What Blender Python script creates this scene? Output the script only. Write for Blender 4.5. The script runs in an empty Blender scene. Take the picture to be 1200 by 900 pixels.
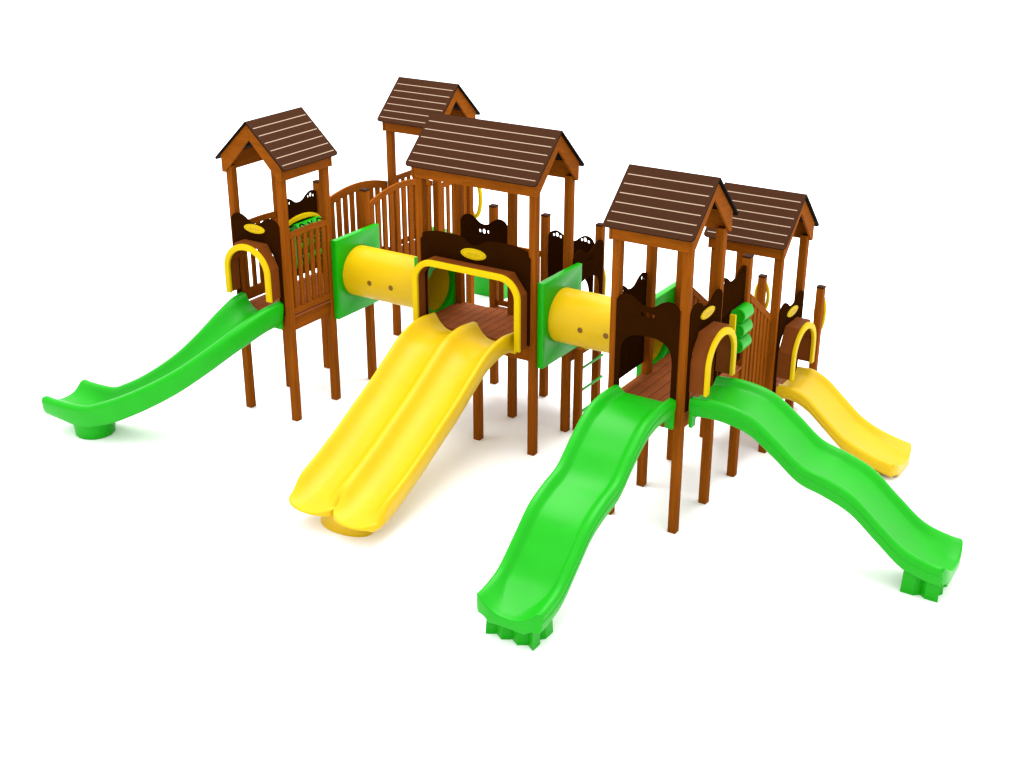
import bpy, bmesh, math, random
from mathutils import Vector, Matrix
from mathutils.geometry import tessellate_polygon
random.seed(7)
S = bpy.context.scene
COL = S.collection
PI = math.pi

# ------------------------------------------------------------------ layout (metres)
A = 1.88767
A0, A1 = -1 - A, -A          # columns of the far-left row of towers
C0, C1 = 2 + A, 3 + A        # columns of the right row of towers
PS = 0.12                    # post section
DK = 1.80                    # main deck height
DL = 0.93                    # low deck height
DM = 1.42                    # middle deck behind the double tower
D0, D1 = C0 + 0.09, C1 + 0.09   # columns of the low tower
E0, E1 = A0 + 0.08, A1 + 0.08   # columns of the rear tower
DB = 1.68                    # deck of the rear tower

# ------------------------------------------------------------------ materials
def mat(name, col, rough=0.45, spec=0.3, kind=None, amt=0.12, scale=6.0, bump=0.0):
    m = bpy.data.materials.new(name); m.use_nodes = True
    nt = m.node_tree; b = nt.nodes['Principled BSDF']
    b.inputs['Roughness'].default_value = rough
    b.inputs['Specular IOR Level'].default_value = spec
    if kind is None:
        b.inputs['Base Color'].default_value = (*col, 1); return m
    tc = nt.nodes.new('ShaderNodeTexCoord')
    mp = nt.nodes.new('ShaderNodeMapping')
    nt.links.new(tc.outputs['Object'], mp.inputs['Vector'])
    no = nt.nodes.new('ShaderNodeTexNoise')
    nt.links.new(mp.outputs['Vector'], no.inputs['Vector'])
    if kind == 'wood_v': mp.inputs['Scale'].default_value = (scale * 6, scale * 6, scale * 0.35)
    elif kind == 'wood_h': mp.inputs['Scale'].default_value = (scale, scale, scale * 5)
    else: mp.inputs['Scale'].default_value = (scale,) * 3
    no.inputs['Scale'].default_value = 1.0; no.inputs['Detail'].default_value = 5; no.inputs['Roughness'].default_value = 0.6
    if kind.startswith('wood'): no.inputs['Distortion'].default_value = 0.6
    rp = nt.nodes.new('ShaderNodeValToRGB')
    lo = tuple(c * (1 - amt) for c in col); hi = tuple(min(1, c * (1 + amt)) for c in col)
    rp.color_ramp.elements[0].position = 0.3; rp.color_ramp.elements[1].position = 0.7
    rp.color_ramp.elements[0].color = (*lo, 1); rp.color_ramp.elements[1].color = (*hi, 1)
    nt.links.new(no.outputs['Fac'], rp.inputs['Fac'])
    nt.links.new(rp.outputs['Color'], b.inputs['Base Color'])
    mr = nt.nodes.new('ShaderNodeMapRange')
    mr.inputs['To Min'].default_value = rough * 0.85; mr.inputs['To Max'].default_value = min(1, rough * 1.15)
    nt.links.new(no.outputs['Fac'], mr.inputs['Value']); nt.links.new(mr.outputs['Result'], b.inputs['Roughness'])
    if bump:
        bp = nt.nodes.new('ShaderNodeBump'); bp.inputs['Strength'].default_value = bump; bp.inputs['Distance'].default_value = 0.004
        nt.links.new(no.outputs['Fac'], bp.inputs['Height']); nt.links.new(bp.outputs['Normal'], b.inputs['Normal'])
    return m

WOOD = mat('orange_brown_timber', (0.162, 0.0410, 0.0018), 0.65, 0.015, 'wood_v', 0.24, 4.0, 0.15)
BEAM = mat('orange_brown_rail', (0.168, 0.0425, 0.0018), 0.65, 0.015, 'wood_h', 0.18, 3.0, 0.12)
DECKM = mat('reddish_deck_plank', (0.185, 0.047, 0.011), 0.65, 0.05, 'wood_h', 0.16, 4.0, 0.2)
HOODM = mat('brown_hood_board', (0.125, 0.031, 0.004), 0.55, 0.04, 'plastic', 0.06, 5.0)
DARK = mat('dark_brown_board', (0.0155, 0.0042, 0.0005), 0.7, 0.0, 'plastic', 0.10, 5.0)
ROOFM = mat('brown_roof_board', (0.0300, 0.0112, 0.0052), 0.75, 0.01, 'plastic', 0.10, 20.0)
LINE = mat('cream_groove', (0.27, 0.19, 0.13), 0.6, 0.1, 'plastic', 0.05, 20.0)
EDGE = mat('black_roof_edge', (0.006, 0.004, 0.003), 0.7, 0.02, 'plastic', 0.1, 10.0)
GREEN = mat('green_polyethylene', (0.002, 0.252, 0.0005), 0.38, 0.16, 'plastic', 0.04, 3.0)
YELLOW = mat('yellow_polyethylene', (0.455, 0.290, 0.001), 0.36, 0.15, 'plastic', 0.04, 3.0)
YBOARD = mat('yellow_board', (0.45, 0.315, 0.001), 0.5, 0.04, 'plastic', 0.04, 3.0)
GOLD = mat('ochre_mark', (0.34, 0.20, 0.002), 0.5, 0.1, 'plastic', 0.04, 3.0)
CAPM = mat('dark_post_cap', (0.026, 0.010, 0.004), 0.6, 0.02, 'plastic', 0.1, 9.0)
HOLE = mat('brown_vent_plug', (0.12, 0.055, 0.005), 0.5, 0.15, 'plastic', 0.2, 9.0)
INK = mat('black_mark', (0.002, 0.004, 0.002), 0.5, 0.1, 'plastic', 0.1, 9.0)
GROUND = mat('white_studio_floor', (0.95, 0.95, 0.95), 0.9, 0.0, 'plastic', 0.004, 0.5)

# ------------------------------------------------------------------ mesh helpers
class MB:
    def __init__(s): s.v = []; s.f = []; s.m = []
    def quad(s, pts, m=0):
        i = len(s.v); s.v += [tuple(p) for p in pts]; s.f.append(list(range(i, i + len(pts)))); s.m.append(m)
    def box(s, x0, x1, y0, y1, z0, z1, m=0, c=0.0):
        if c <= 0:
            i = len(s.v)
            s.v += [(x0,y0,z0),(x1,y0,z0),(x1,y1,z0),(x0,y1,z0),(x0,y0,z1),(x1,y0,z1),(x1,y1,z1),(x0,y1,z1)]
            for f in ((0,3,2,1),(4,5,6,7),(0,1,5,4),(1,2,6,5),(2,3,7,6),(3,0,4,7)):
                s.f.append([i + k for k in f]); s.m.append(m)
            return
        b = bmesh.new(); bmesh.ops.create_cube(b, size=1)
        for v in b.verts:
            v.co = Vector(((x0+x1)/2 + v.co.x*(x1-x0), (y0+y1)/2 + v.co.y*(y1-y0), (z0+z1)/2 + v.co.z*(z1-z0)))
        bmesh.ops.bevel(b, geom=b.edges[:], offset=c, segments=2, affect='EDGES', profile=0.6)
        s.add(b, m)
    def add(s, b, m=0, M=None):
        i = len(s.v); b.verts.index_update()
        for v in b.verts: s.v.append(tuple(M @ v.co if M else v.co))
        for f in b.faces: s.f.append([i + v.index for v in f.verts]); s.m.append(m)
        b.free()
    def sweep(s, rings, m=0, cap=True, closed=True, caps2d=None):
        i0 = len(s.v); n = len(rings[0])
        for r in rings: s.v += [tuple(p) for p in r]
        for k in range(len(rings) - 1):
            for j in range(n if closed else n - 1):
                a = i0 + k*n + j; b = i0 + k*n + (j+1) % n
                s.f.append([a, b, b + n, a + n]); s.m.append(m)
        if caps2d:
            for base, poly in ((i0, caps2d[0]), (i0 + (len(rings)-1)*n, caps2d[1])):
                for t in tessellate_polygon([[Vector((x, y, 0)) for x, y in poly]]):
                    s.f.append([base + k for k in t]); s.m.append(m)
        elif cap:
            s.f.append([i0 + j for j in range(n)][::-1]); s.m.append(m)
            e = i0 + (len(rings)-1)*n
            s.f.append([e + j for j in range(n)]); s.m.append(m)
    def tube(s, pts, r, m=0, n=12, closed=False):
        P = [Vector(p) for p in pts]; rings = []
        prev = None
        for k, p in enumerate(P):
            if closed: t = (P[(k+1) % len(P)] - P[k-1]).normalized()
            else: t = (P[min(k+1, len(P)-1)] - P[max(k-1, 0)]).normalized()
            if prev is None:
                ref = Vector((0,0,1)) if abs(t.z) < 0.9 else Vector((1,0,0))
                a = t.cross(ref).normalized()
            else:
                a = (prev - t*prev.dot(t)).normalized()
            prev = a; b = t.cross(a)
            rings.append([p + a*(r*math.cos(2*PI*j/n)) + b*(r*math.sin(2*PI*j/n)) for j in range(n)])
        if closed: rings.append(rings[0])
        s.sweep(rings, m, cap=not closed)
    def build(s, name, mats, parent=None, smooth=True, ang=35, bevel=0):
        me = bpy.data.meshes.new(name)
        off = Vector((0,0,0))
        p = parent
        while p is not None:
            off += p.location; p = p.parent
        me.from_pydata([tuple(Vector(v) - off) for v in s.v], [], s.f)
        if not isinstance(mats, (list, tuple)): mats = [mats]
        for m in mats: me.materials.append(m)
        for k, pl in enumerate(me.polygons): pl.material_index = s.m[k]
        b = bmesh.new(); b.from_mesh(me)
        bmesh.ops.remove_doubles(b, verts=b.verts, dist=1e-5)
        bmesh.ops.recalc_face_normals(b, faces=b.faces)
        if bevel:
            eds = [e for e in b.edges if len(e.link_faces) == 2 and e.calc_face_angle(0) > math.radians(40)]
            bmesh.ops.bevel(b, geom=eds, offset=bevel, segments=2, affect='EDGES', profile=0.6, clamp_overlap=True)
        b.to_mesh(me); b.free()
        if smooth:
            me.polygons.foreach_set('use_smooth', [True]*len(me.polygons))
            me.set_sharp_from_angle(angle=math.radians(ang))
        o = bpy.data.objects.new(name, me); COL.objects.link(o)
        if parent is not None: o.parent = parent
        return o

def thing(name, label, cat, loc=(0,0,0), group=None):
    o = bpy.data.objects.new(name, None); COL.objects.link(o)
    o.empty_display_size = 0.2
    o.location = loc; o['label'] = label; o['category'] = cat
    if group: o['group'] = group
    return o

def copy_tree(o, parent=None):
    c = o.copy(); COL.objects.link(c)
    if parent is not None: c.parent = parent
    for ch in [x for x in bpy.data.objects if x.parent == o and x is not c]:
        copy_tree(ch, c)
    return c

def plate2d(mb, outer, holes, t, frame, m=0, bev=0.004):
    """flat board cut from outline (x,z) with holes; frame maps (x, z, depth) to world."""
    cu = bpy.data.curves.new('outline', 'CURVE'); cu.dimensions = '2D'; cu.fill_mode = 'BOTH'
    cu.extrude = max(t/2 - bev, 0.001); cu.bevel_depth = bev; cu.bevel_resolution = 1; cu.offset = -bev
    for lp in [outer] + holes:
        sp = cu.splines.new('POLY'); sp.points.add(len(lp) - 1); sp.use_cyclic_u = True
        for k, (x, z) in enumerate(lp): sp.points[k].co = (x, z, 0, 1)
    ob = bpy.data.objects.new('outline', cu); COL.objects.link(ob)
    dg = bpy.context.evaluated_depsgraph_get(); dg.update()
    me = bpy.data.meshes.new_from_object(ob.evaluated_get(dg))
    i = len(mb.v)
    for v in me.vertices: mb.v.append(tuple(frame(v.co.x, v.co.y, v.co.z)))
    for p in me.polygons: mb.f.append([i + k for k in p.vertices]); mb.m.append(m)
    bpy.data.objects.remove(ob); bpy.data.curves.remove(cu); bpy.data.meshes.remove(me)

def ell(cx, cz, rx, rz, n=20, rot=0.0):
    out = []
    for k in range(n):
        a = 2*PI*k/n; x = rx*math.cos(a); z = rz*math.sin(a)
        out.append((cx + x*math.cos(rot) - z*math.sin(rot), cz + x*math.sin(rot) + z*math.cos(rot)))
    return out

def spline(pts, n=8):
    """Catmull-Rom through 2-D points."""
    out = []
    for k in range(len(pts) - 1):
        p0 = pts[max(k-1, 0)]; p1 = pts[k]; p2 = pts[k+1]; p3 = pts[min(k+2, len(pts)-1)]
        for j in range(n):
            t = j/n
            out.append(tuple(0.5*((2*b) + (-a+c)*t + (2*a-5*b+4*c-d)*t*t + (-a+3*b-3*c+d)*t**3) for a, b, c, d in zip(p0, p1, p2, p3)))
    out.append(tuple(pts[-1])); return out

def interp(tab, d):
    """smooth (Hermite) interpolation of a table [(d, z)]."""
    n = len(tab)
    for k in range(n - 1):
        if d <= tab[k+1][0] or k == n - 2:
            (x0, y0), (x1, y1) = tab[k], tab[k+1]
            def slope(i):
                a = max(i-1, 0); b = min(i+1, n-1)
                return (tab[b][1]-tab[a][1])/(tab[b][0]-tab[a][0])
            m0, m1 = slope(k), slope(k+1); h = x1 - x0; t = (d - x0)/h
            return (2*t**3-3*t*t+1)*y0 + (t**3-2*t*t+t)*h*m0 + (-2*t**3+3*t*t)*y1 + (t**3-t*t)*h*m1

# frames: side faces of towers.  x runs along the face, depth grows OUTWARD
def face_front(u0, v):  return lambda x, z, d: (u0 + x, v - d, z)      # looks to -v
def face_right(v0, u):  return lambda x, z, d: (u + d, v0 + x, z)      # looks to +u
def face_back(u0, v):   return lambda x, z, d: (u0 + x, v + d, z)
def face_left(v0, u):   return lambda x, z, d: (u - d, v0 + x, z)

# ------------------------------------------------------------------ tower parts
def post(u, v, top, parent, cap=False):
    """(u, v) is the corner of the post nearest the camera."""
    m = MB(); m.box(u-PS, u, v, v+PS, 0, top, 0, 0.010)
    o = m.build('post', WOOD, parent)
    if cap:
        c = MB(); e = 0.004
        c.box(u-PS-e, u+e, v-e, v+PS+e, top-0.004, top+0.028, 0, 0.012)
        c.build('post_cap', CAPM, o)
    return o

def deck(u0, u1, v0, v1, z, parent, along='u', gap=0.008, w=0.142):
    """boards between posts; beams under the rim."""
    m = MB()
    if along == 'u':
        n = max(1, round((v1-v0)/(w+gap))); p = (v1-v0)/n
        for k in range(n): m.box(u0, u1, v0+k*p+gap/2, v0+(k+1)*p-gap/2, z-0.035, z, 0, 0.004)
    else:
        n = max(1, round((u1-u0)/(w+gap))); p = (u1-u0)/n
        for k in range(n): m.box(u0+k*p+gap/2, u0+(k+1)*p-gap/2, v0, v1, z-0.035, z, 0, 0.004)
    return m.build('deck', DECKM, parent)

def beam(u0, u1, v0, v1, z0, z1, parent):
    m = MB(); m.box(u0, u1, v0, v1, z0, z1, 0, 0.008)
    return m.build('deck_beam', BEAM, parent)

def deck_beams(us, vs, z, parent, h=0.22):
    """us, vs: post-corner columns and rows of the deck"""
    t = 0.05
    for v in vs:
        for a, b in zip(us[:-1], us[1:]):
            beam(a, b-PS, v+PS/2-t/2, v+PS/2+t/2, z-0.04-h, z-0.040, parent)
    for u in us:
        for a, b in zip(vs[:-1], vs[1:]):
            beam(u-PS/2-t/2, u-PS/2+t/2, a+PS, b, z-0.04-h, z-0.040, parent)

def roof(u0, u1, v0, v1, eave, axis, parent, over=0.085, side=0.145, drop=0.19):
    """u0..v1: outer faces of the post square; eave: underside height of the fascia. axis: ridge direction."""
    if axis == 'u':
        a0, a1, c0, c1 = u0, u1, v0, v1
        T = lambda a, c, z: (a, c, z)
    else:
        a0, a1, c0, c1 = v0, v1, u0, u1
        T = lambda a, c, z: (c, a, z)
    cm = (c0+c1)/2; half = (c1-c0)/2
    zr = eave + 0.845
    k = (0.845 - drop) / (half + side)
    slope_z = lambda c: zr - abs(c-cm)*k
    L = half + side
    A_, B_ = a0-over, a1+over
    th = 0.022
    root = None
    nrm = Vector((0, 1, 1/k)).normalized() if k else Vector((0,0,1))
    for sgn in (-1, 1):
        m = MB()
        ln = math.hypot(L, L*k)
        # board with rounded lower corners, in (along, down) coordinates
        rr = 0.06
        out = [(A_, 0), (B_, 0), (B_, ln-rr)]
        out += [(B_-rr+rr*math.cos(t), ln-rr+rr*math.sin(t)) for t in [PI/2*j/6 for j in range(1, 7)]]
        out += [(A_+rr-rr*math.sin(t), ln-rr+rr*math.cos(t)) for t in [PI/2*j/6 for j in range(0, 7)]]
        dirc = L/ln; dirz = -L*k/ln
        nc, nz = sgn*L*k/ln, L/ln
        F = lambda a, s, d: T(a, cm + sgn*s*dirc + nc*d, zr + s*dirz + nz*d)
        top = [F(a, s, th/2) for a, s in out]; bot = [F(a, s, -th/2) for a, s in out]
        m.quad(top, 0); m.quad(bot[::-1], 2)
        for j in range(len(out)):
            q = (j+1) % len(out)
            m.quad([top[j], bot[j], bot[q], top[q]], 2)
        # six shallow cream grooves
        n = 6; ins = 0.045
        for j in range(n):
            s = ln*(j+1)/(n+0.62) + 0.0
            w = 0.0065; h = th/2 + 0.0015
            m.quad([F(A_+ins, s-w, h), F(B_-ins, s-w, h), F(B_-ins, s+w, h), F(A_+ins, s+w, h)], 1)
        o = m.build('roof' if root is None else 'roof_slope', [ROOFM, LINE, EDGE], parent if root is None else root, smooth=False)
        if root is None: root = o
    # gable boards
    for a, out_ in ((a0, -1), (a1, 1)):
        x0, x1 = (a-0.035, a-0.001) if out_ < 0 else (a+0.001, a+0.035)
        for sgn in (-1, 1):
            m = MB()
            bw = 0.19
            zt = lambda c: slope_z(c) - th/2*math.sqrt(1+k*k) - 0.002
            e = cm + sgn*(half+0.045)
            prof = [(cm, zt(cm)), (e, zt(e)), (e, eave), (e - sgn*0.06, eave), (cm, zt(cm) - bw*math.sqrt(1+k*k))]
            r0 = [T(x0, c, z) for c, z in prof]; r1 = [T(x1, c, z) for c, z in prof]
            m.sweep([r0, r1], 0)
            m.build('gable_board', BEAM, root, smooth=False, bevel=0.004)
    # eave fascias
    for sgn in (-1, 1):
        m = MB(); c = cm + sgn*(half+0.002); c2 = cm + sgn*(half+0.036)
        lo, hi = min(c, c2), max(c, c2)
        zt = slope_z(c2) - th/2*math.sqrt(1+k*k) - 0.012
        p0 = T(a0, lo, eave+0.003); p1 = T(a1, hi, zt)
        m.box(min(p0[0],p1[0]), max(p0[0],p1[0]), min(p0[1],p1[1]), max(p0[1],p1[1]), eave+0.003, zt, 0, 0.004)
        m.build('fascia', BEAM, root)
    return root

def bear_top(w, z, amp=1.0):
    """two-eared wavy upper edge, left to right, over width w at height z (the ear tops)."""
    p = [(0, -0.10), (0.05, -0.035), (0.14, 0.0), (0.22, -0.005), (0.31, -0.045), (0.40, -0.105), (0.5, -0.125),
         (0.60, -0.105), (0.69, -0.045), (0.78, -0.005), (0.86, 0.0), (0.95, -0.035), (1, -0.10)]
    return [(x*w, z + dz*amp) for x, dz in spline(p, 5)]

def single_panel(frame, w, z0, ztop, parent, opening='arch', holes='center', t=0.022, zopen=None):
    """dark board with a two-eared top. opening: arch | none."""
    m = MB()
    top = bear_top(w, ztop)
    hs = []
    if opening == 'arch':
        zo = zopen if zopen else ztop - 0.45
        a = 0.085*w/0.98
        ins = [(w-a, z0)] + [(w/2 + (w/2-a)*math.copysign(abs(math.cos(t_))**0.72, math.cos(t_)), zo-0.36 + 0.36*math.sin(t_)**0.72) for t_ in [PI*k/16 for k in range(17)]] + [(a, z0)]
        outer = [(0, z0)] + [ (0, ztop-0.10)] + top[1:-1] + [(w, ztop-0.10), (w, z0)] + ins
    else:
        outer = [(0, z0+0.03), (0.03, z0), (w-0.03, z0), (w, z0+0.03)] + top[::-1]
    c = w/2
    if 'center' in holes:
        for dx, rx, rz in ((-0.075, 0.022, 0.028), (0.0, 0.030, 0.040), (0.08, 0.022, 0.028)):
            hs.append(ell(c+dx, ztop-0.235, rx, rz, 16))
    if 'ears' in holes:
        for s in (-1, 1):
            for dx, dz, r in ((-0.06, -0.075, 0.020), (0.0, -0.065, 0.030), (0.065, -0.09, 0.022)):
                hs.append(ell(c + s*(0.30*w/0.98) + dx, ztop+dz, r, r*1.15, 16))
    plate2d(m, outer, hs, t, lambda x, z, d: frame(x, z, d + t/2), 0, 0.003)
    return m.build('panel', DARK, parent, smooth=False)

def emblem(frame, cx, cz, parent, rx=0.21, rz=0.070):
    m = MB()
    plate2d(m, ell(cx, cz, rx, rz, 36), [], 0.018, lambda x, z, d: frame(x, z, d + 0.033), 0, 0.003)
    # worn lettering band: a few small ochre strokes
    for k in range(7):
        x = cx - 0.11 + k*0.036; h = 0.014 + 0.009*((k*5) % 3)
        q = [(x-0.006, cz-h), (x+0.006, cz-h), (x+0.012, cz+h*0.9), (x, cz+h*0.9)]
        m.quad([frame(a, b, 0.0435) for a, b in q], 1)
    plate2d(m, ell(cx, cz, rx*0.9, rz*0.84, 36), [ell(cx, cz, rx*0.86, rz*0.77, 36)], 0.004, lambda x, z, d: frame(x, z, d + 0.042), 1, 0.0005)
    return m.build('emblem', [YBOARD, GOLD], parent, smooth=False)

def hood(frame, w, x0, z0, ztop, parent, depth=0.24, r=None, ch=0.2, band=0.095, flat=False, zleg=None):
    """projecting wooden hood with chamfered top, and the yellow arch on its mouth.
    x0..x0+w is the outer width; z0 leg bottom; ztop the crown."""
    t = 0.03
    i = 0.03
    hw = w - 2*i
    zt = ztop - 0.015
    zs = ztop - (0.36 if not flat else 0.30)
    cx = ch if not flat else 0.22
    xo = x0 + i
    out = [(xo, z0), (xo, zs), (xo+cx, zt), (xo+hw-cx, zt), (xo+hw, zs), (xo+hw, z0)]
    inn = [(xo+t, z0), (xo+t, zs-0.012), (xo+cx+0.012, zt-t), (xo+hw-cx-0.012, zt-t), (xo+hw-t, zs-0.012), (xo+hw-t, z0)]
    m = MB()
    for k in range(5):
        a, b, c, d = out[k], out[k+1], inn[k+1], inn[k]
        m.sweep([[frame(*p, 0.024) for p in (a, b, c, d)], [frame(*p, depth) for p in (a, b, c, d)]], 0)
    h = m.build('hood', HOODM, parent, smooth=False)
    # yellow arch
    if not flat:
        rx = w/2; rz = 0.44
        zc = ztop - rz
        o_ = [(x0+rx + rx*math.cos(a), zc + rz*math.sin(a)) for a in [PI*k/32 for k in range(33)]]
        n_ = [(x0+rx + (rx-band)*math.cos(a), zc + (rz-band)*math.sin(a)) for a in [PI*k/32 for k in range(33)]]
    else:
        rr = 0.36; zc = ztop - rr; ri = rr - band
        o_ = [(x0+w-rr+rr*math.cos(a), zc+rr*math.sin(a)) for a in [PI/2*k/12 for k in range(13)]] + [(x0+rr-rr*math.sin(a), zc+rr*math.cos(a)) for a in [PI/2*k/12 for k in range(13)]]
        n_ = [(x0+w-rr+ri*math.cos(a), zc+ri*math.sin(a)) for a in [PI/2*k/12 for k in range(13)]] + [(x0+rr-ri*math.sin(a), zc+ri*math.cos(a)) for a in [PI/2*k/12 for k in range(13)]]
    zl = zleg if zleg is not None else z0
    loop = [(x0+w, zl)] + o_ + [(x0, zl), (x0+band, zl)] + n_[::-1] + [(x0+w-band, zl)]
    m = MB()
    plate2d(m, loop, [], 0.05, lambda x, z, d: frame(x, z, d + depth + 0.026), 0, 0.008)
    m.build('entry_arch', YBOARD, h, ang=40)
    return h

def railing(axis, c, a0, a1, zb, zt, parent, n=5, w=0.085, rail=0.09, zbf=None, name='railing', bot=0.09, th=0.035):
    """vertical slats between a top and a bottom rail; zb, zt may be functions of the running coordinate."""
    fb = zb if callable(zb) else (lambda a: zb)
    ft = zt if callable(zt) else (lambda a: zt)
    P = (lambda a, d, z: (c + d, a, z)) if axis == 'v' else (lambda a, d, z: (a, c + d, z))
    m = MB()
    N = 16
    for f0, f1, tt in ((lambda a: ft(a)-rail, ft, 0.045), (fb, lambda a: fb(a)+bot, 0.045)):
        rings = []
        for k in range(N+1):
            a = a0 + (a1-a0)*k/N
            rings.append([P(a, -tt/2, f0(a)), P(a, tt/2, f0(a)), P(a, tt/2, f1(a)), P(a, -tt/2, f1(a))])
        m.sweep(rings, 1)
    p = (a1-a0)/n
    for k in range(n):
        a = a0 + p*(k+0.5)
        z0, z1 = fb(a) + bot*0.5, ft(a) - rail*0.5
        q0 = P(a-w/2, -th/2, 0); q1 = P(a+w/2, th/2, 0)
        m.box(q0[0], q1[0], q0[1], q1[1], z0, z1, 0, 0.006)
    return m.build(name, [WOOD, BEAM], parent, ang=30)

def game_panel(frame, w, z0, ztop, parent, cols=((0.355, 0.105), (0.57, 0.105), (0.785, 0.105)), R=0.125, off=-0.07, leg=-0.27, pitch=0.258, up=0.01):
    """tic-tac-toe board: nine turning rollers in a dark two-eared panel."""
    m = MB()
    t = 0.022; c = w/2
    zc = z0 + 0.28
    hs = [[(c-0.40, zc-0.08), (c+0.40, zc-0.08), (c+0.40, zc+0.56), (c+0.37, zc+0.59), (c-0.37, zc+0.59), (c-0.40, zc+0.56)]]
    for s in (-1, 1):
        for dx, dz, r in ((-0.065, -0.085, 0.020), (0.0, -0.070, 0.028), (0.065, -0.095, 0.020)):
            hs.append(ell(c + s*0.30 + dx, ztop+dz, r, r*1.3, 14))
    plate2d(m, [(0, z0), (w, z0)] + bear_top(w, ztop)[::-1], hs, t, lambda x, z, d: frame(x, z, d), 0, 0.003)
    g = m.build('game_panel', DARK, parent, smooth=False)
    # yellow frame: arc on the inner side, two short legs outside
    m = MB()
    o_ = [(c+0.45*math.cos(a), zc+0.60+0.17*math.sin(a)) for a in [PI*k/24 for k in range(25)]]
    n_ = [(c+0.40*math.cos(a), zc+0.60+0.09*math.sin(a)) for a in [PI*k/24 for k in range(25)]]
    plate2d(m, [(c+0.45, zc+0.40)] + o_ + [(c-0.45, zc+0.40), (c-0.40, zc+0.40)] + n_[::-1] + [(c+0.40, zc+0.40)], [], 0.05, lambda x, z, d: frame(x, z, d - 0.04), 0, 0.006)
    for x in (c+leg, c+0.43):
        p = [frame(x-0.022, 0, 0.012), frame(x+0.022, 0, 0.10)]
        m.box(min(p[0][0], p[1][0]), max(p[0][0], p[1][0]), min(p[0][1], p[1][1]), max(p[0][1], p[1][1]), zc+0.30, zc+0.56, 0, 0.008)
    m.build('yellow_frame', YBOARD, g)
    for i, (cx, hl) in enumerate(cols):
        for j in range(3):
            cz = zc + up + j*pitch
            m = MB()
            rings = []
            for a, rr in ((-hl, R*0.9), (-hl+0.011, R), (hl-0.011, R), (hl, R*0.9)):
                rings.append([frame(cx+a, cz + rr*math.sin(q), off + rr*math.cos(q)) for q in [2*PI*k/24 for k in range(24)]])
            m.sweep(rings, 0)
            rr = R + 0.003
            def S_(x, y):
                q = PI - 0.45 - y/R
                return frame(cx+x, cz + rr*math.sin(q), off + rr*math.cos(q))
            if (i+j) % 2 == 0:
                m.tube([S_(0.060*math.cos(q), 0.082*math.sin(q)) for q in [2*PI*k/20 for k in range(20)]], 0.015, 1, 6, True)
            else:
                for s in (-1, 1):
                    m.tube([S_(-0.06+0.12*k/8, s*(-0.08+0.16*k/8)) for k in range(9)], 0.015, 1, 6)
            m.build('roller', [GREEN, INK], g)
    return g

def handle_loop(u, v, z0, z1, parent, r=0.02, w=0.13):
    m = MB(); zc = (z0+z1)/2; h = (z1-z0)/2
    m.tube([(u + w*math.cos(a), v, zc + h*math.sin(a)) for a in [2*PI*k/32 for k in range(32)]], r, 0, 10, True)
    return m.build('grab_handle', YBOARD, parent)

# ------------------------------------------------------------------ towers
# 1. left tower: slide end roofed, rear half open with the tic-tac-toe panel
tA = thing('play_tower', 'left roofed wooden play tower at the head of the curved green slide', 'play tower', (A0+0.44, -0.44, 0), 'roofed play towers')
for u in (A0, A1):
    for v in (-1, 0): post(u, v, 4.10, tA)
    post(u, 1, 3.38, tA, cap=True)
deck(A0-PS+0.005, A1-0.005, -1+0.02, 1+PS-0.005, DK, tA, 'v')
deck_beams([A0, A1], [-1, 0, 1], DK, tA)
roof(A0-PS, A1, -1, PS, 3.995, 'v', tA)
f = face_front(A0-0.075, -1)
single_panel(f, 0.98, DK+0.02, 3.37, tA, 'arch', 'center', zopen=2.90)
emblem(f, 0.49, 3.17, tA)
hood(f, 0.93, 0.025, DK+0.32, 2.98, tA)
railing('v', A1-0.0225, -1+PS, 0.0, DK+0.03, lambda a: 3.15 + 0.02*(1-((a+0.44)/0.44)**2), tA, n=6)
railing('v', A0-PS/2, -1+PS, 0, DK+0.05, lambda a: 3.13 + 0.02*(1-((a+0.44)/0.44)**2), tA, n=5, bot=0.19)
game_panel(face_left(0.075, A0-PS/2), 0.97, DK+0.10, 3.28, tA)

# 2. double-width tower with the twin slide
tM = thing('play_tower', 'wide roofed wooden play tower above the yellow double slide, in the middle', 'play tower', (1, 0.5, 0), 'roofed play towers')
for u in (0, 2):
    for v in (0, 1): post(u, v, 4.18, tM)
post(1, 0, DK-0.26, tM)
post(1, 1, 4.18, tM)
for u in (0, 1, 2): post(u, 2, 3.16, tM, cap=True)
deck(0-PS+0.005, 2-0.005, 0.02, 1+PS-0.02, DK, tM, 'v')
deck_beams([0, 1, 2], [0, 1], DK, tM)
deck(0-PS+0.005, 2-0.005, 1+PS+0.005, 2+PS-0.005, DM, tM, 'v')
for a, b in ((0, 1), (1, 2)):
    beam(a, b-PS, 2+PS/2-0.025, 2+PS/2+0.025, DM-0.26, DM-0.04, tM)
for u in (0, 1, 2):
    beam(u-PS/2-0.025, u-PS/2+0.025, 1+PS, 2, DM-0.26, DM-0.04, tM)
roof(-PS, 2, 0, 1+PS, 4.10, 'u', tM)
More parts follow.
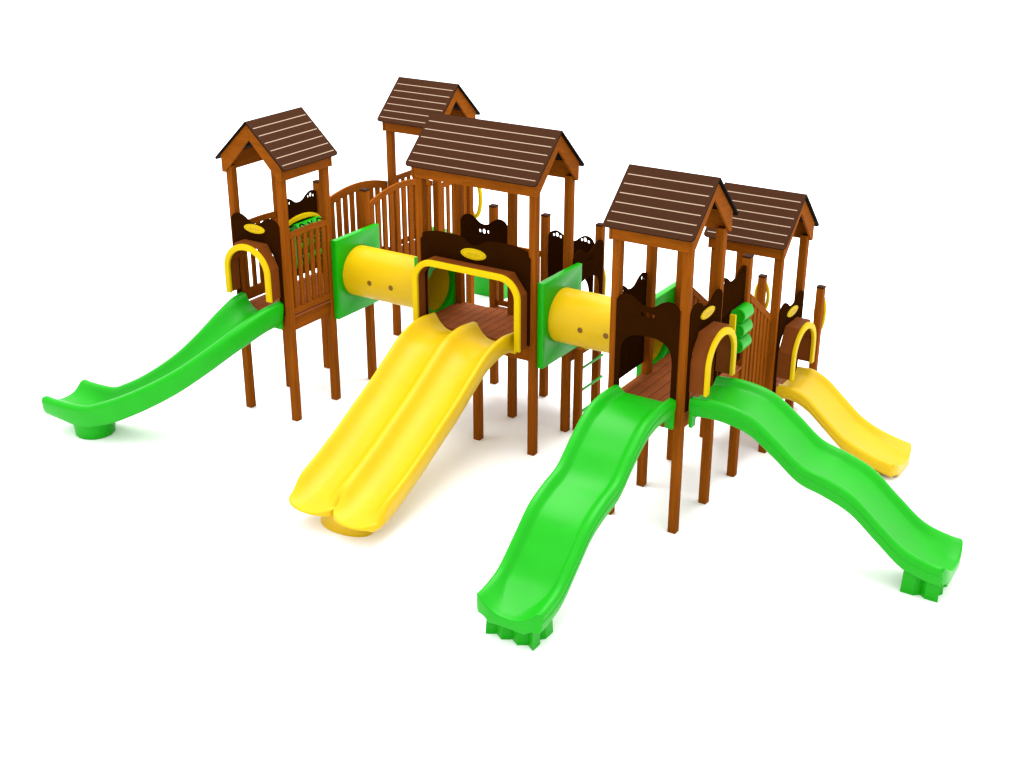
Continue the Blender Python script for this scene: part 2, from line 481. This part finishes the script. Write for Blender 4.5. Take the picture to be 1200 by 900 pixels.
# front board over the double opening
f = face_front(-0.035, 0)
m = MB(); w = 1.955
half = [(0, 3.08), (0.0, 3.16), (0.035, 3.20), (0.06, 3.27), (0.30, 3.325), (0.62, 3.325), (0.78, 3.30), (0.86, 3.245), (0.92, 3.215), (0.9775, 3.21)]
topl = spline(half, 4); topl = topl + [(w-x, z) for x, z in topl[::-1][1:]]
ins = 0.10; zo = 2.86; rr = 0.30
openl = [(w-ins, DK+0.01), (w-ins, zo-rr)] + [(w-ins-rr+rr*math.cos(a), zo-rr+rr*math.sin(a)) for a in [PI/2*k/8 for k in range(1, 9)]] + \
        [(ins+rr-rr*math.sin(a), zo-rr+rr*math.cos(a)) for a in [PI/2*k/8 for k in range(0, 9)]] + [(ins, DK+0.01)]
plate2d(m, [(0, DK+0.01)] + topl + [(w, DK+0.01)] + openl, [], 0.022, lambda x, z, d: f(x, z, d+0.011), 0, 0.003)
m.build('panel', DARK, tM, smooth=False)
emblem(f, w/2, 3.08, tM, 0.225, 0.085)
hood(f, 1.93, 0.0125, DK+0.0, 2.945, tM, flat=True, zleg=1.80)
# rear openings
single_panel(face_front(0.005, 1+0.03), 0.872, 2.55, 3.32, tM, 'none', 'center')
single_panel(face_front(1+0.02, 2+0.03), 0.84, DM+0.02, 2.96, tM, 'arch', 'ears', zopen=2.32)
single_panel(face_right(1+0.10, 2), 0.94, DM+0.02, 2.98, tM, 'arch', 'center', zopen=2.46)
railing('u', 2+PS/2, 0, 1-PS, DM+0.04, 2.55, tM, n=5)
f = face_back(1-0.06, 2+PS)
hood(f, 0.93, 0.02, DM+0.3, 2.60, tM)

# 3. right tower with two green wave slides
tC = thing('play_tower', 'right front roofed wooden play tower that feeds both green wave slides', 'play tower', (C0+0.44, -0.44, 0), 'roofed play towers')
for u in (C0, C1):
    for v in (-1, 0): post(u, v, 4.10, tC)
    post(u, 1, 3.42, tC, cap=True)
deck(C0-PS+0.005, C1-0.005, -1+0.02, 1+PS-0.005, DK, tC, 'v')
deck_beams([C0, C1], [-1, 0, 1], DK, tC)
roof(C0-PS, C1, -1, PS, 4.045, 'u', tC)
single_panel(face_front(C0-0.02, -1), 0.92, DK+0.02, 3.34, tC, 'arch', 'center', zopen=2.81)
f = face_right(-1+0.07, C1)
single_panel(f, 0.98, DK+0.02, 3.30, tC, 'arch', '', zopen=2.85)
emblem(f, 0.49, 3.08, tC)
hood(f, 0.93, 0.025, DK+0.30, 2.90, tC)
single_panel(face_left(-1+0.07, C0-PS+0.03), 0.98, DK+0.17, 3.33, tC, 'none', 'ears')
game_panel(face_right(0.075, C1-PS/2), 0.97, DK+0.10, 3.34, tC, cols=((0.76, 0.16),), R=0.112, off=0.065, leg=-0.03, pitch=0.225, up=0.045)

# 4. low tower behind, small yellow slide
tD = thing('play_tower', 'low roofed wooden play tower behind the right front tower, with the short yellow slide', 'play tower', (D0+0.44, 2.56, 0), 'roofed play towers')
for u in (D0, D1):
    for v in (2, 3): post(u, v, 3.24, tD)
deck(D0-PS+0.005, D1-0.005, 2+0.02, 3+PS-0.02, DL, tD, 'v')
deck_beams([D0, D1], [2, 3], DL, tD)
roof(D0-PS, D1, 2, 3+PS, 3.15, 'u', tD)
f = face_right(2.07, D1)
single_panel(f, 0.98, DL+0.02, 2.40, tD, 'arch', '', zopen=1.96)
emblem(f, 0.49, 2.18, tD)
hood(f, 0.93, 0.025, DL+0.32, 2.03, tD)
single_panel(face_left(2.07, D0-PS+0.03), 0.98, DL+0.17, 2.36, tD, 'none', 'ears')

# 5. rear tower beyond the bridge
BV = 2.95
tB = thing('play_tower', 'rearmost roofed wooden play tower beyond the arched bridge', 'play tower', (E0+0.44, BV+0.5, 0), 'roofed play towers')
for u in (E0, E1):
    for v in (BV, BV+1): post(u, v, 3.98, tB)
deck(E0-PS+0.005, E1-0.005, BV+0.02, BV+1+PS-0.02, DB, tB, 'v')
deck_beams([E0, E1], [BV, BV+1], DB, tB)
roof(E0-PS, E1, BV, BV+1+PS, 3.90, 'u', tB)
railing('v', E1-PS/2, BV+PS, BV+1, DB+0.05, 3.05, tB, n=5)
railing('v', E0-PS/2, BV+PS, BV+1, DB+0.05, 3.05, tB, n=5)
handle_loop(E1-0.02, BV+1+0.20, 2.20, 2.90, tB, 0.04, 0.12)

# ------------------------------------------------------------------ arched bridge
br = thing('arched_bridge', 'arched wooden bridge with slatted railings between the left tower and the rear tower', 'bridge', (A0+0.44, 2, 0))
v0, v1 = 1+PS, BV
ar = lambda a: 1 - ((a-(v0+v1)/2)/((v1-v0)/2))**2
m = MB(); n = 12; p = (v1-v0)/n
for k in range(n):
    a, b = v0+k*p+0.004, v0+(k+1)*p-0.004
    za, zb = 1.66+0.16*ar(a), 1.66+0.16*ar(b)
    m.sweep([[(A0-0.02, a, za-0.04), (A0-0.02, a, za), (A0-0.02, b, zb), (A0-0.02, b, zb-0.04)], [(A1-PS+0.02, a, za-0.04), (A1-PS+0.02, a, za), (A1-PS+0.02, b, zb), (A1-PS+0.02, b, zb-0.04)]], 0)
m.build('deck', DECKM, br, smooth=False)
railing('v', A1-PS/2, v0, v1, lambda a: 1.58+0.16*ar(a), lambda a: 3.13+0.175*ar(a), br, n=10, w=0.115, rail=0.10, bot=0.16)
railing('v', A0-PS/2, v0, v1, lambda a: 1.58+0.16*ar(a), lambda a: 2.98+0.15*ar(a), br, n=10, w=0.115, rail=0.14, bot=0.16)

# ------------------------------------------------------------------ tunnels
def make_tunnel(u0, u1, label):
    t = thing('crawl_tunnel', label, 'tunnel', (u0, 0.6, 0), 'yellow crawl tunnels')
    zc, vc, R = 2.16, 0.61, 0.415
    for a, b in ((u0+0.002, u0+0.11), (u1-PS-0.11, u1-PS-0.002)):
        m = MB()
        c = 0.0
        sq = [(0.06, 1.46), (1.20, 1.46), (1.20, 2.80), (0.06, 2.80)]
        plate2d(m, sq, [ell(vc, zc, R-0.03, R-0.03, 48)], b-a, lambda x, z, d: ((a+b)/2 + d, x, z), 0, 0.012)
        m.build('end_plate', GREEN, t, ang=25)
    m = MB()
    x0, x1 = u0+0.06, u1-PS-0.06
    prof = [(x0, R), (x0+0.06, R), (x1-0.06, R), (x1, R), (x1, R-0.02), (x0, R-0.02)]
    rings = [[(x, vc + r*math.cos(q), zc + r*math.sin(q)) for x, r in prof] for q in [2*PI*k/64 for k in range(65)]]
    m.sweep(rings, 0, cap=False)
    tb = m.build('tube', YELLOW, t)
    for s in (-1, 1):
        for fx in (0.36, 0.62):
            q = PI + 0.02 if s < 0 else -0.02
            m = MB(); x = x0 + (x1-x0)*fx; n = 20; rings = []
            for off, r in ((-0.004, 0.044), (0.003, 0.044), (0.004, 0.03)):
                ring = []
                for k in range(n):
                    aa = 2*PI*k/n
                    qq = q + r*math.sin(aa)/R
                    ring.append((x + r*math.cos(aa), vc + (R+off)*math.cos(qq), zc + (R+off)*math.sin(qq)))
                rings.append(ring)
            m.sweep(rings, 0)
            m.build('vent_plug', HOLE, tb)
    return t
t1 = make_tunnel(A1, 0, 'yellow crawl tunnel with green end plates between the left tower and the wide middle tower')
t2 = copy_tree(t1); t2.location.x = 2.0
t2['label'] = 'yellow crawl tunnel with green end plates between the middle and right front towers'

# ------------------------------------------------------------------ slides
def path_straight(L, n):
    return [((0, -L*k/n), (0, -1), L*k/n) for k in range(n+1)]

def sweep_slide(path, zfun, prof, parent, name, material, lobe=None, nose=0.024, ang=62):
    """path: [(xy, heading, d)]; prof(d) -> closed cross-section [(x, dz)] (x to the slider's left +)"""
    rings = []
    sts = []
    for (x, y), (hx, hy), d in path: sts.append((x, y, hx, hy, d, 0.0))
    # rounded nose
    x, y, hx, hy, d, _ = sts[-1]; rn = nose
    for k in range(1, 5):
        q = PI/2*k/4*0.93
        sts.append((x + hx*rn*math.sin(q), y + hy*rn*math.sin(q), hx, hy, d, rn*(1-math.cos(q))))
    for x, y, hx, hy, d, e in sts:
        lx, ly = -hy, hx
        z = zfun(d)
        pf = prof(d)
        if e: pf = inset(pf, e)
        rings.append([(x + lx*p[0] + hx*(lobe(p[0], d) if lobe else 0), y + ly*p[0] + hy*(lobe(p[0], d) if lobe else 0), z + p[1]) for p in pf])
    m = MB()
    o = parent.location
    ends = (prof(sts[0][4]), inset(prof(sts[-1][4]), sts[-1][5]))
    rings = [[(p[0]+o.x, p[1]+o.y, p[2]) for p in r] for r in rings]
    m.sweep(rings, 0, cap=False)
    # end faces as upright strips, so a curved run-out edge closes cleanly
    for poly, (x, y, hx, hy, d, e) in ((ends[0], sts[0]), (ends[1], sts[-1])):
        lx, ly = -hy, hx; z0 = zfun(d); xs = sorted(set(round(p[0], 5) for p in poly))
        cols = []
        for a in xs:
            hit = []
            for i in range(len(poly)):
                (xa, za), (xb, zb) = poly[i], poly[(i+1) % len(poly)]
                if min(xa, xb) - 1e-5 <= a <= max(xa, xb) + 1e-5:
                    hit += [za, zb] if abs(xa-xb) < 1e-5 else [za + (zb-za)*(a-xa)/(xb-xa)]
            if hit: cols.append((a, min(hit), max(hit)))
        def W_(a, z):
            k = lobe(a, d) if lobe else 0
            return (x + lx*a + hx*k + o.x, y + ly*a + hy*k + o.y, z0 + z)
        for (a, l0, h0_), (b, l1, h1_) in zip(cols[:-1], cols[1:]):
            if b - a < 2e-4: continue
            m.quad([W_(a, l0), W_(b, l1), W_(b, h1_), W_(a, h0_)], 0)
    return m.build(name, material, parent, ang=ang)

def mirror(h):   # half section from centre-top outwards then back underneath to the centre
    L = [(-x, z) for x, z in h[::-1] if x > 1e-9]
    return h + L

WAVE = [(0, 2.03), (0.4, 2.05), (0.8, 1.965), (1.15, 1.735), (1.5, 1.465), (1.85, 1.36), (2.2, 1.215), (2.55, 0.93), (2.9, 0.66), (3.25, 0.565), (3.55, 0.555)]
def wave_lobe(L, W=0.47):
    return lambda x, d: -0.085*max(0.0, min(1, (d-L+0.5)/0.5))**2*min(1, abs(x)/W)**5
def smooth(t): t = max(0.0, min(1.0, t)); return t*t*(3-2*t)
def wave_prof(d, W=0.47, L=3.45, h0=0.085, h1=0.17, solid=True, sk=-0.265):
    """shallow tray with rolled rims; the run-out deepens to a scoop closed by a solid lip"""
    f = smooth((d-(L-0.55))/0.5); g = smooth((d-(L-0.16))/0.06) if solid else 0
    h = h0 + (h1-h0)*f
    flat = (W-0.20)*(1-0.75*f)
    inn = []
    n = 8
    for k in range(n+1):
        q = k/n
        x = flat + (W-0.075-flat)*q
        inn.append((x, -h + h*(q*q*(3-2*q) if f < 0.01 else (1-f)*(q*q*(3-2*q)) + f*q**1.7)))
    und = -h - 0.05
    half = [(0, -h)] + inn + [(W-0.055, 0.004), (W-0.028, -0.003), (W-0.008, -0.022), (W, -0.055), (W-0.008, -0.100), (W+0.004, -0.112), (W+0.004, -0.122), (W-0.008, -0.134), (W-0.008, -0.17),
            (W-0.018, sk+0.03), (W-0.04, sk), (W-0.07-0.07*g, sk+0.0*g), (W-0.10-0.12*g, und-0.02-0.08*g), (0, und-0.09*g)]
    return mirror(half)

def inset(poly, e):
    """move a closed cross-section inwards by e"""
    n = len(poly); out = []
    ar = sum(poly[i][0]*poly[(i+1) % n][1]-poly[(i+1) % n][0]*poly[i][1] for i in range(n))
    sg = 1 if ar > 0 else -1
    for i in range(n):
        p, c, q = poly[i-1], poly[i], poly[(i+1) % n]
        a = (c[0]-p[0], c[1]-p[1]); b = (q[0]-c[0], q[1]-c[1])
        la = math.hypot(*a) or 1e-6; lb = math.hypot(*b) or 1e-6
        nx = -(a[1]/la+b[1]/lb)*sg; nz = (a[0]/la+b[0]/lb)*sg
        ln = math.hypot(nx, nz)
        if ln < 0.2: out.append(c); continue
        out.append((c[0]+nx/ln*e, c[1]+nz/ln*e))
    return out

def flange(parent, W, z0, z1, material, depth=0.03, y=-0.004):
    o = parent.location; m = MB()
    m.box(o.x-W, o.x+W, o.y-depth+y, o.y+y, z0, z1, 0, 0.006)
    return m.build('mounting_flange', material, parent)

def pedestal(parent, cy, wx, wy, z1, material):
    """fluted foot block"""
    o = parent.location; m = MB()
    pts = []
    N = 6
    xs = [(-wx + 2*wx*k/N, -wy if k % 2 == 0 else -wy+0.07) for k in range(N+1)]
    pts += xs + [(wx, -wy*0.3), (wx-0.06, 0), (wx, wy*0.3)] + [(-x, -y) for x, y in xs] + [(-wx, wy*0.3), (-wx+0.06, 0), (-wx, -wy*0.3)]
    for z, s in ((0, 1.0), (z1, 1.0)): pass
    rings = [[(o.x + x*s, o.y + cy + y*s, z) for x, y in pts] for z, s in ((0, 1.0), (0.01, 1.01), (z1, 0.96))]
    m.sweep(rings, 0)
    return m.build('foot_block', material, parent, smooth=False)

def make_wave(label):
    t = thing('wave_slide', label, 'slide', (C0+0.45, -1.03, 0), 'green wave slides')
    pa = path_straight(3.42, 90)
    # spoon-shaped end
    sweep_slide(pa, lambda d: interp(WAVE, d), wave_prof, t, 'slide_bed', GREEN, lobe=wave_lobe(3.45))
    for s in (-1, 1):
        o = t.location; m = MB()
        m.box(o.x + s*0.40 - 0.06, o.x + s*0.40 + 0.06, o.y-0.05, o.y+0.002, 1.60, 1.86, 0, 0.008)
        m.build('mounting_flange', GREEN, t)
    pedestal(t, -3.13, 0.335, 0.23, 0.35, GREEN)
    return t
w1 = make_wave('green wave slide running towards the viewer from the front of the right tower')
w2 = copy_tree(w1)
w2.location = (C1+0.055, -0.44, 0); w2.rotation_euler = (0, 0, PI/2); w2.scale = (1, 1.035, 1)
w2['label'] = 'green wave slide running out to the right of the right front tower'

# twin slide
td = thing('double_slide', 'yellow double slide with two side by side chutes below the wide middle tower', 'slide', (0.945, -0.03, 0))
TW = [(0, 2.01), (0.4, 2.04), (0.8, 1.95), (1.2, 1.72), (1.6, 1.47), (2.0, 1.25), (2.4, 1.03), (2.8, 0.83), (3.2, 0.66), (3.45, 0.56), (3.7, 0.50)]
def twin_prof(d):
    """two round-bottomed chutes; the walls sink away on the run-out"""
    W = 0.79
    f = smooth((d-3.22)/0.32); top = smooth((0.5-d)/0.5)
    h = 0.205 + 0.03*top
    cut = (h-0.04)*f*0.85        # how far rims sink
    c = 0.41; rw = 0.045; iw = (W-0.07-rw)/2; cm_ = (W-0.07+rw)/2
    half = [(0, -cut), (rw*0.6, -0.004-cut)]
    n = 16
    for k in range(n+1):
        q = -1 + 2*k/n
        y = -h + (h-cut)*abs(q)**2.7
        half.append((cm_ + iw*q, max(-h, y - (0.010 if abs(q) == 1 else 0))))
    sk = -0.30 + 0.06*f
    half += [(W-0.05, 0.0-cut), (W-0.022, -0.006-cut), (W-0.006, -0.025-cut), (W, -0.06-cut*0.9), (W-0.008, min(-0.15, -0.08-cut*0.9)), (W-0.015, sk+0.02), (W-0.045, sk), (W-0.09, min(-h-0.045, sk+0.01)), (0, -h-0.06)]
    return mirror(half)
def twin_lobe(x, d):
    t = max(0.0, (d-2.7)/0.8)
    q = min(1.0, abs(abs(x)-0.395)/0.40)
    return 0.22*min(t, 1)**3*(math.sqrt(max(0, 1-q*q))-0.50)
pa = path_straight(3.52, 80)
def twz(d): return interp(TW, d)
sweep_slide(pa, twz, twin_prof, td, 'slide_bed', YELLOW, lobe=twin_lobe, nose=0.03)
o = td.location
for s in (-1, 1):
    m = MB(); m.box(o.x+s*0.70-0.07, o.x+s*0.70+0.07, o.y-0.05, o.y+0.0, 1.66, 1.86, 0, 0.01)
    m.build('mounting_flange', YELLOW, td)
m = MB()
rings = []
for zz, sc in ((0, 1.0), (0.05, 1.03), (0.09, 0.96), (0.30, 0.92)):
    rings.append([(o.x + 0.42*sc*math.cos(a), o.y-3.22 + 0.22*sc*math.sin(a), zz) for a in [2*PI*k/40 for k in range(40)]])
m.sweep(rings, 0)
m.build('foot_block', YELLOW, td)

# curved slide on the left tower
tc = thing('curved_slide', 'green slide curving away to the left from the left tower, with a round foot', 'slide', (A0+0.44, -1.03, 0))
def ell_path(su, sv, n):
    P = []
    for k in range(n+1):
        q = PI/2*k/n
        P.append((-su*(1-math.cos(q)), -sv*math.sin(q)))
    out = []; d = 0
    for k, p in enumerate(P):
        a = P[max(k-1, 0)]; b = P[min(k+1, n)]
        h = Vector((b[0]-a[0], b[1]-a[1])).normalized()
        if k: d += math.hypot(p[0]-P[k-1][0], p[1]-P[k-1][1])
        out.append((p, (h.x, h.y), d))
    return out
CP = ell_path(2.53, 1.98, 90)
LT = CP[-1][2]
CZ = [(0, 2.06), (0.3, 2.01), (0.7, 1.82), (1.1, 1.55), (1.5, 1.27), (1.9, 1.03), (2.3, 0.82), (2.6, 0.69), (2.85, 0.605), (LT-0.14, 0.605), (LT, 0.615)]
def curve_prof(d):
    W = 0.465; f = smooth((d-(LT-0.85))/0.8)
    h = 0.25 - 0.10*f; bt = -0.395 + 0.07*f
    n = 12; ch = []
    for k in range(n):
        q = k/(n-1); x = (W-0.14)*q
        ch.append((x, -h + (h-0.012)*(q**2.8)))
    half = ch + [(W-0.105, 0.003), (W-0.06, 0.008), (W-0.026, -0.008), (W-0.005, -0.035), (W, -0.075), (W-0.010, bt+0.11), (W-0.04, bt+0.04), (W-0.08, bt+0.008), (W-0.13, bt), (0, bt)]
    return mirror(half)
sweep_slide(CP, lambda d: interp(CZ, d), curve_prof, tc, 'slide_bed', GREEN, nose=0.05)
o = tc.location
m = MB(); m.box(o.x-0.43, o.x+0.43, o.y-0.05, o.y+0.0, 1.60, 1.80, 0, 0.01)
m.build('mounting_flange', GREEN, tc)
m = MB(); cx, cy = -4.36, -3.02
m.sweep([[(cx + r*math.cos(a), cy + r*math.sin(a), z) for a in [2*PI*k/40 for k in range(40)]] for z, r in ((0, 0.29), (0.015, 0.305), (0.30, 0.335))], 0)
m.build('foot_block', GREEN, tc)

# short yellow slide on the low tower
ts = thing('short_slide', 'short yellow slide running right from the low tower', 'slide', (D1+0.055, 2.56, 0))
SZ = [(0, 1.13), (0.25, 1.13), (0.5, 1.02), (0.8, 0.77), (1.1, 0.53), (1.45, 0.375), (1.8, 0.30), (2.02, 0.275)]
def to_right(p): return [((-y, x), (-hy, hx), d) for (x, y), (hx, hy), d in p]
sweep_slide(to_right(path_straight(1.92, 60)), lambda d: interp(SZ, d), lambda d: wave_prof(d, 0.47, 1.92, 0.07, 0.12, sk=-0.21), ts, 'slide_bed', YELLOW, lobe=wave_lobe(1.92))
o = ts.location
for s in (-1, 1):
    m = MB(); m.box(o.x-0.002, o.x+0.05, o.y+s*0.40-0.06, o.y+s*0.40+0.06, 0.70, 0.95, 0, 0.008)
    m.build('mounting_flange', YELLOW, ts)
m = MB(); m.box(o.x+1.36, o.x+1.68, o.y-0.47, o.y+0.47, 0, 0.12, 0, 0.01); m.build('foot_block', YELLOW, ts)

# rear slides, mostly hidden
tr = thing('rear_slide', 'green slide hidden behind the rear tower, glimpsed through the wide middle tower', 'slide', (A0+0.32, BV+1+PS+0.03, 0))
RZ = [(0, 1.78), (0.3, 1.78), (0.7, 1.58), (1.2, 1.22), (1.7, 0.75), (2.1, 0.55), (2.5, 0.50)]
def to_back(p): return [((-x, -y), (-hx, -hy), d) for (x, y), (hx, hy), d in p]
sweep_slide(to_back(path_straight(2.4, 40)), lambda d: interp(RZ, d), lambda d: wave_prof(d, 0.38, 2.4), tr, 'slide_bed', GREEN)
o = tr.location
m = MB(); m.box(o.x-0.36, o.x+0.36, o.y+1.60, o.y+2.05, 0, 0.42, 0, 0.02); m.build('foot_block', GREEN, tr)

# ------------------------------------------------------------------ stair ramp between right tower and low tower
st = thing('stair_flight', 'short wooden stair with sloping slatted sides between the right front tower and the low tower', 'stair', (C0+0.44, 1.56, 0))
n = 4
for k in range(n):
    z = DK - (DK-DL)*(k+1)/(n+1); a = 1+PS+0.01 + k*(0.87/n)
    m = MB(); m.box(C0+0.02, C1-PS-0.02, a, a+0.87/n+0.03, z-0.04, z, 0, 0.005); m.build('tread', DECKM, st)
sl = lambda a: (a-(1+PS))/(2-1-PS)
for u in (C1-PS/2+0.045, C0-PS/2+0.045):
    railing('v', u, 1+PS, 2, lambda a: 1.44-0.80*sl(a), lambda a: 2.87-0.60*sl(a), st, n=6, w=0.085, rail=0.11, bot=0.10, name='railing')

# ------------------------------------------------------------------ rung ladder at the middle deck
ld = thing('rung_ladder', 'ladder of green rungs between brown posts under the right hand yellow tunnel', 'ladder', (2.2, 1.6, 0))
for v in (1.14, ):
    m = MB(); m.box(2.03, 2.15, v, v+0.10, 0, DM-0.02, 0, 0.01); m.build('post', WOOD, ld)
for z in (0.25, 0.63, 1.01):
    m = MB(); m.tube([(2.07, 1.24, z), (2.07, 2.02, z)], 0.022, 0, 10); m.build('rung', GREEN, ld)
m = MB(); m.box(2.03, 2.20, 1.24, 2.0, DM-0.03, DM, 0, 0.006); m.build('step_board', YBOARD, ld)

# ------------------------------------------------------------------ entry stair behind the low tower
es = thing('entry_stair', 'wooden entry stair behind the low tower, short posts carrying yellow hoop handles', 'stair', (D0+0.44, 3.6, 0))
for u in (D0, D1):
    post(u, 4, 2.10, es, cap=True)
for k in range(3):
    z = DL*(3-k)/4; a = 3+PS+0.02 + k*0.28
    m = MB(); m.box(D0+0.02, D1-PS-0.02, a, a+0.27, z-0.04, z, 0, 0.005); m.build('tread', DECKM, es)
handle_loop(D0-0.09, 4.17, 1.45, 1.98, es, 0.03, 0.11)
handle_loop(D1-0.075, 4.17, 1.32, 1.92, es, 0.03, 0.075)

# ------------------------------------------------------------------ ground
me = bpy.data.meshes.new('ground'); G = 400
me.from_pydata([(-G, -G, 0), (G, -G, 0), (G, G, 0), (-G, G, 0)], [], [(0, 1, 2, 3)])
me.materials.append(GROUND)
g = bpy.data.objects.new('ground', me); COL.objects.link(g); g['kind'] = 'structure'

# ------------------------------------------------------------------ light: even white studio surround
w = bpy.data.worlds.new('World'); S.world = w; w.use_nodes = True
bg = w.node_tree.nodes['Background']; bg.inputs['Color'].default_value = (1, 1, 1, 1); bg.inputs['Strength'].default_value = 2.1
la = bpy.data.lights.new('overhead_softbox', 'AREA'); la.shape = 'SQUARE'; la.size = 16; la.energy = 6300
lo = bpy.data.objects.new('overhead_softbox', la); COL.objects.link(lo); lo.location = (0, 3, 18)

# ------------------------------------------------------------------ camera
cam = bpy.data.cameras.new('camera'); co = bpy.data.objects.new('camera', cam); COL.objects.link(co)
yaw, pit, roll = 2.13331001, 0.410080726, 0.00194496602
d = Vector((math.cos(yaw)*math.cos(pit), math.sin(yaw)*math.cos(pit), -math.sin(pit)))
r = Vector((math.sin(yaw), -math.cos(yaw), 0)); up = r.cross(d)
r2 = r*math.cos(roll) + up*math.sin(roll); u2 = -r*math.sin(roll) + up*math.cos(roll)
M = Matrix(((r2.x, u2.x, -d.x, 11.4187497), (r2.y, u2.y, -d.y, -15.5689456), (r2.z, u2.z, -d.z, 9.12256535), (0, 0, 0, 1)))
co.matrix_world = M
cam.sensor_width = 36; cam.lens = 36*1545.37120/1200; cam.clip_end = 2000; cam.clip_start = 0.1
S.camera = co
S.view_settings.view_transform = 'Standard'; S.view_settings.look = 'None'; S.view_settings.gamma = 1; S.view_settings.exposure = 0
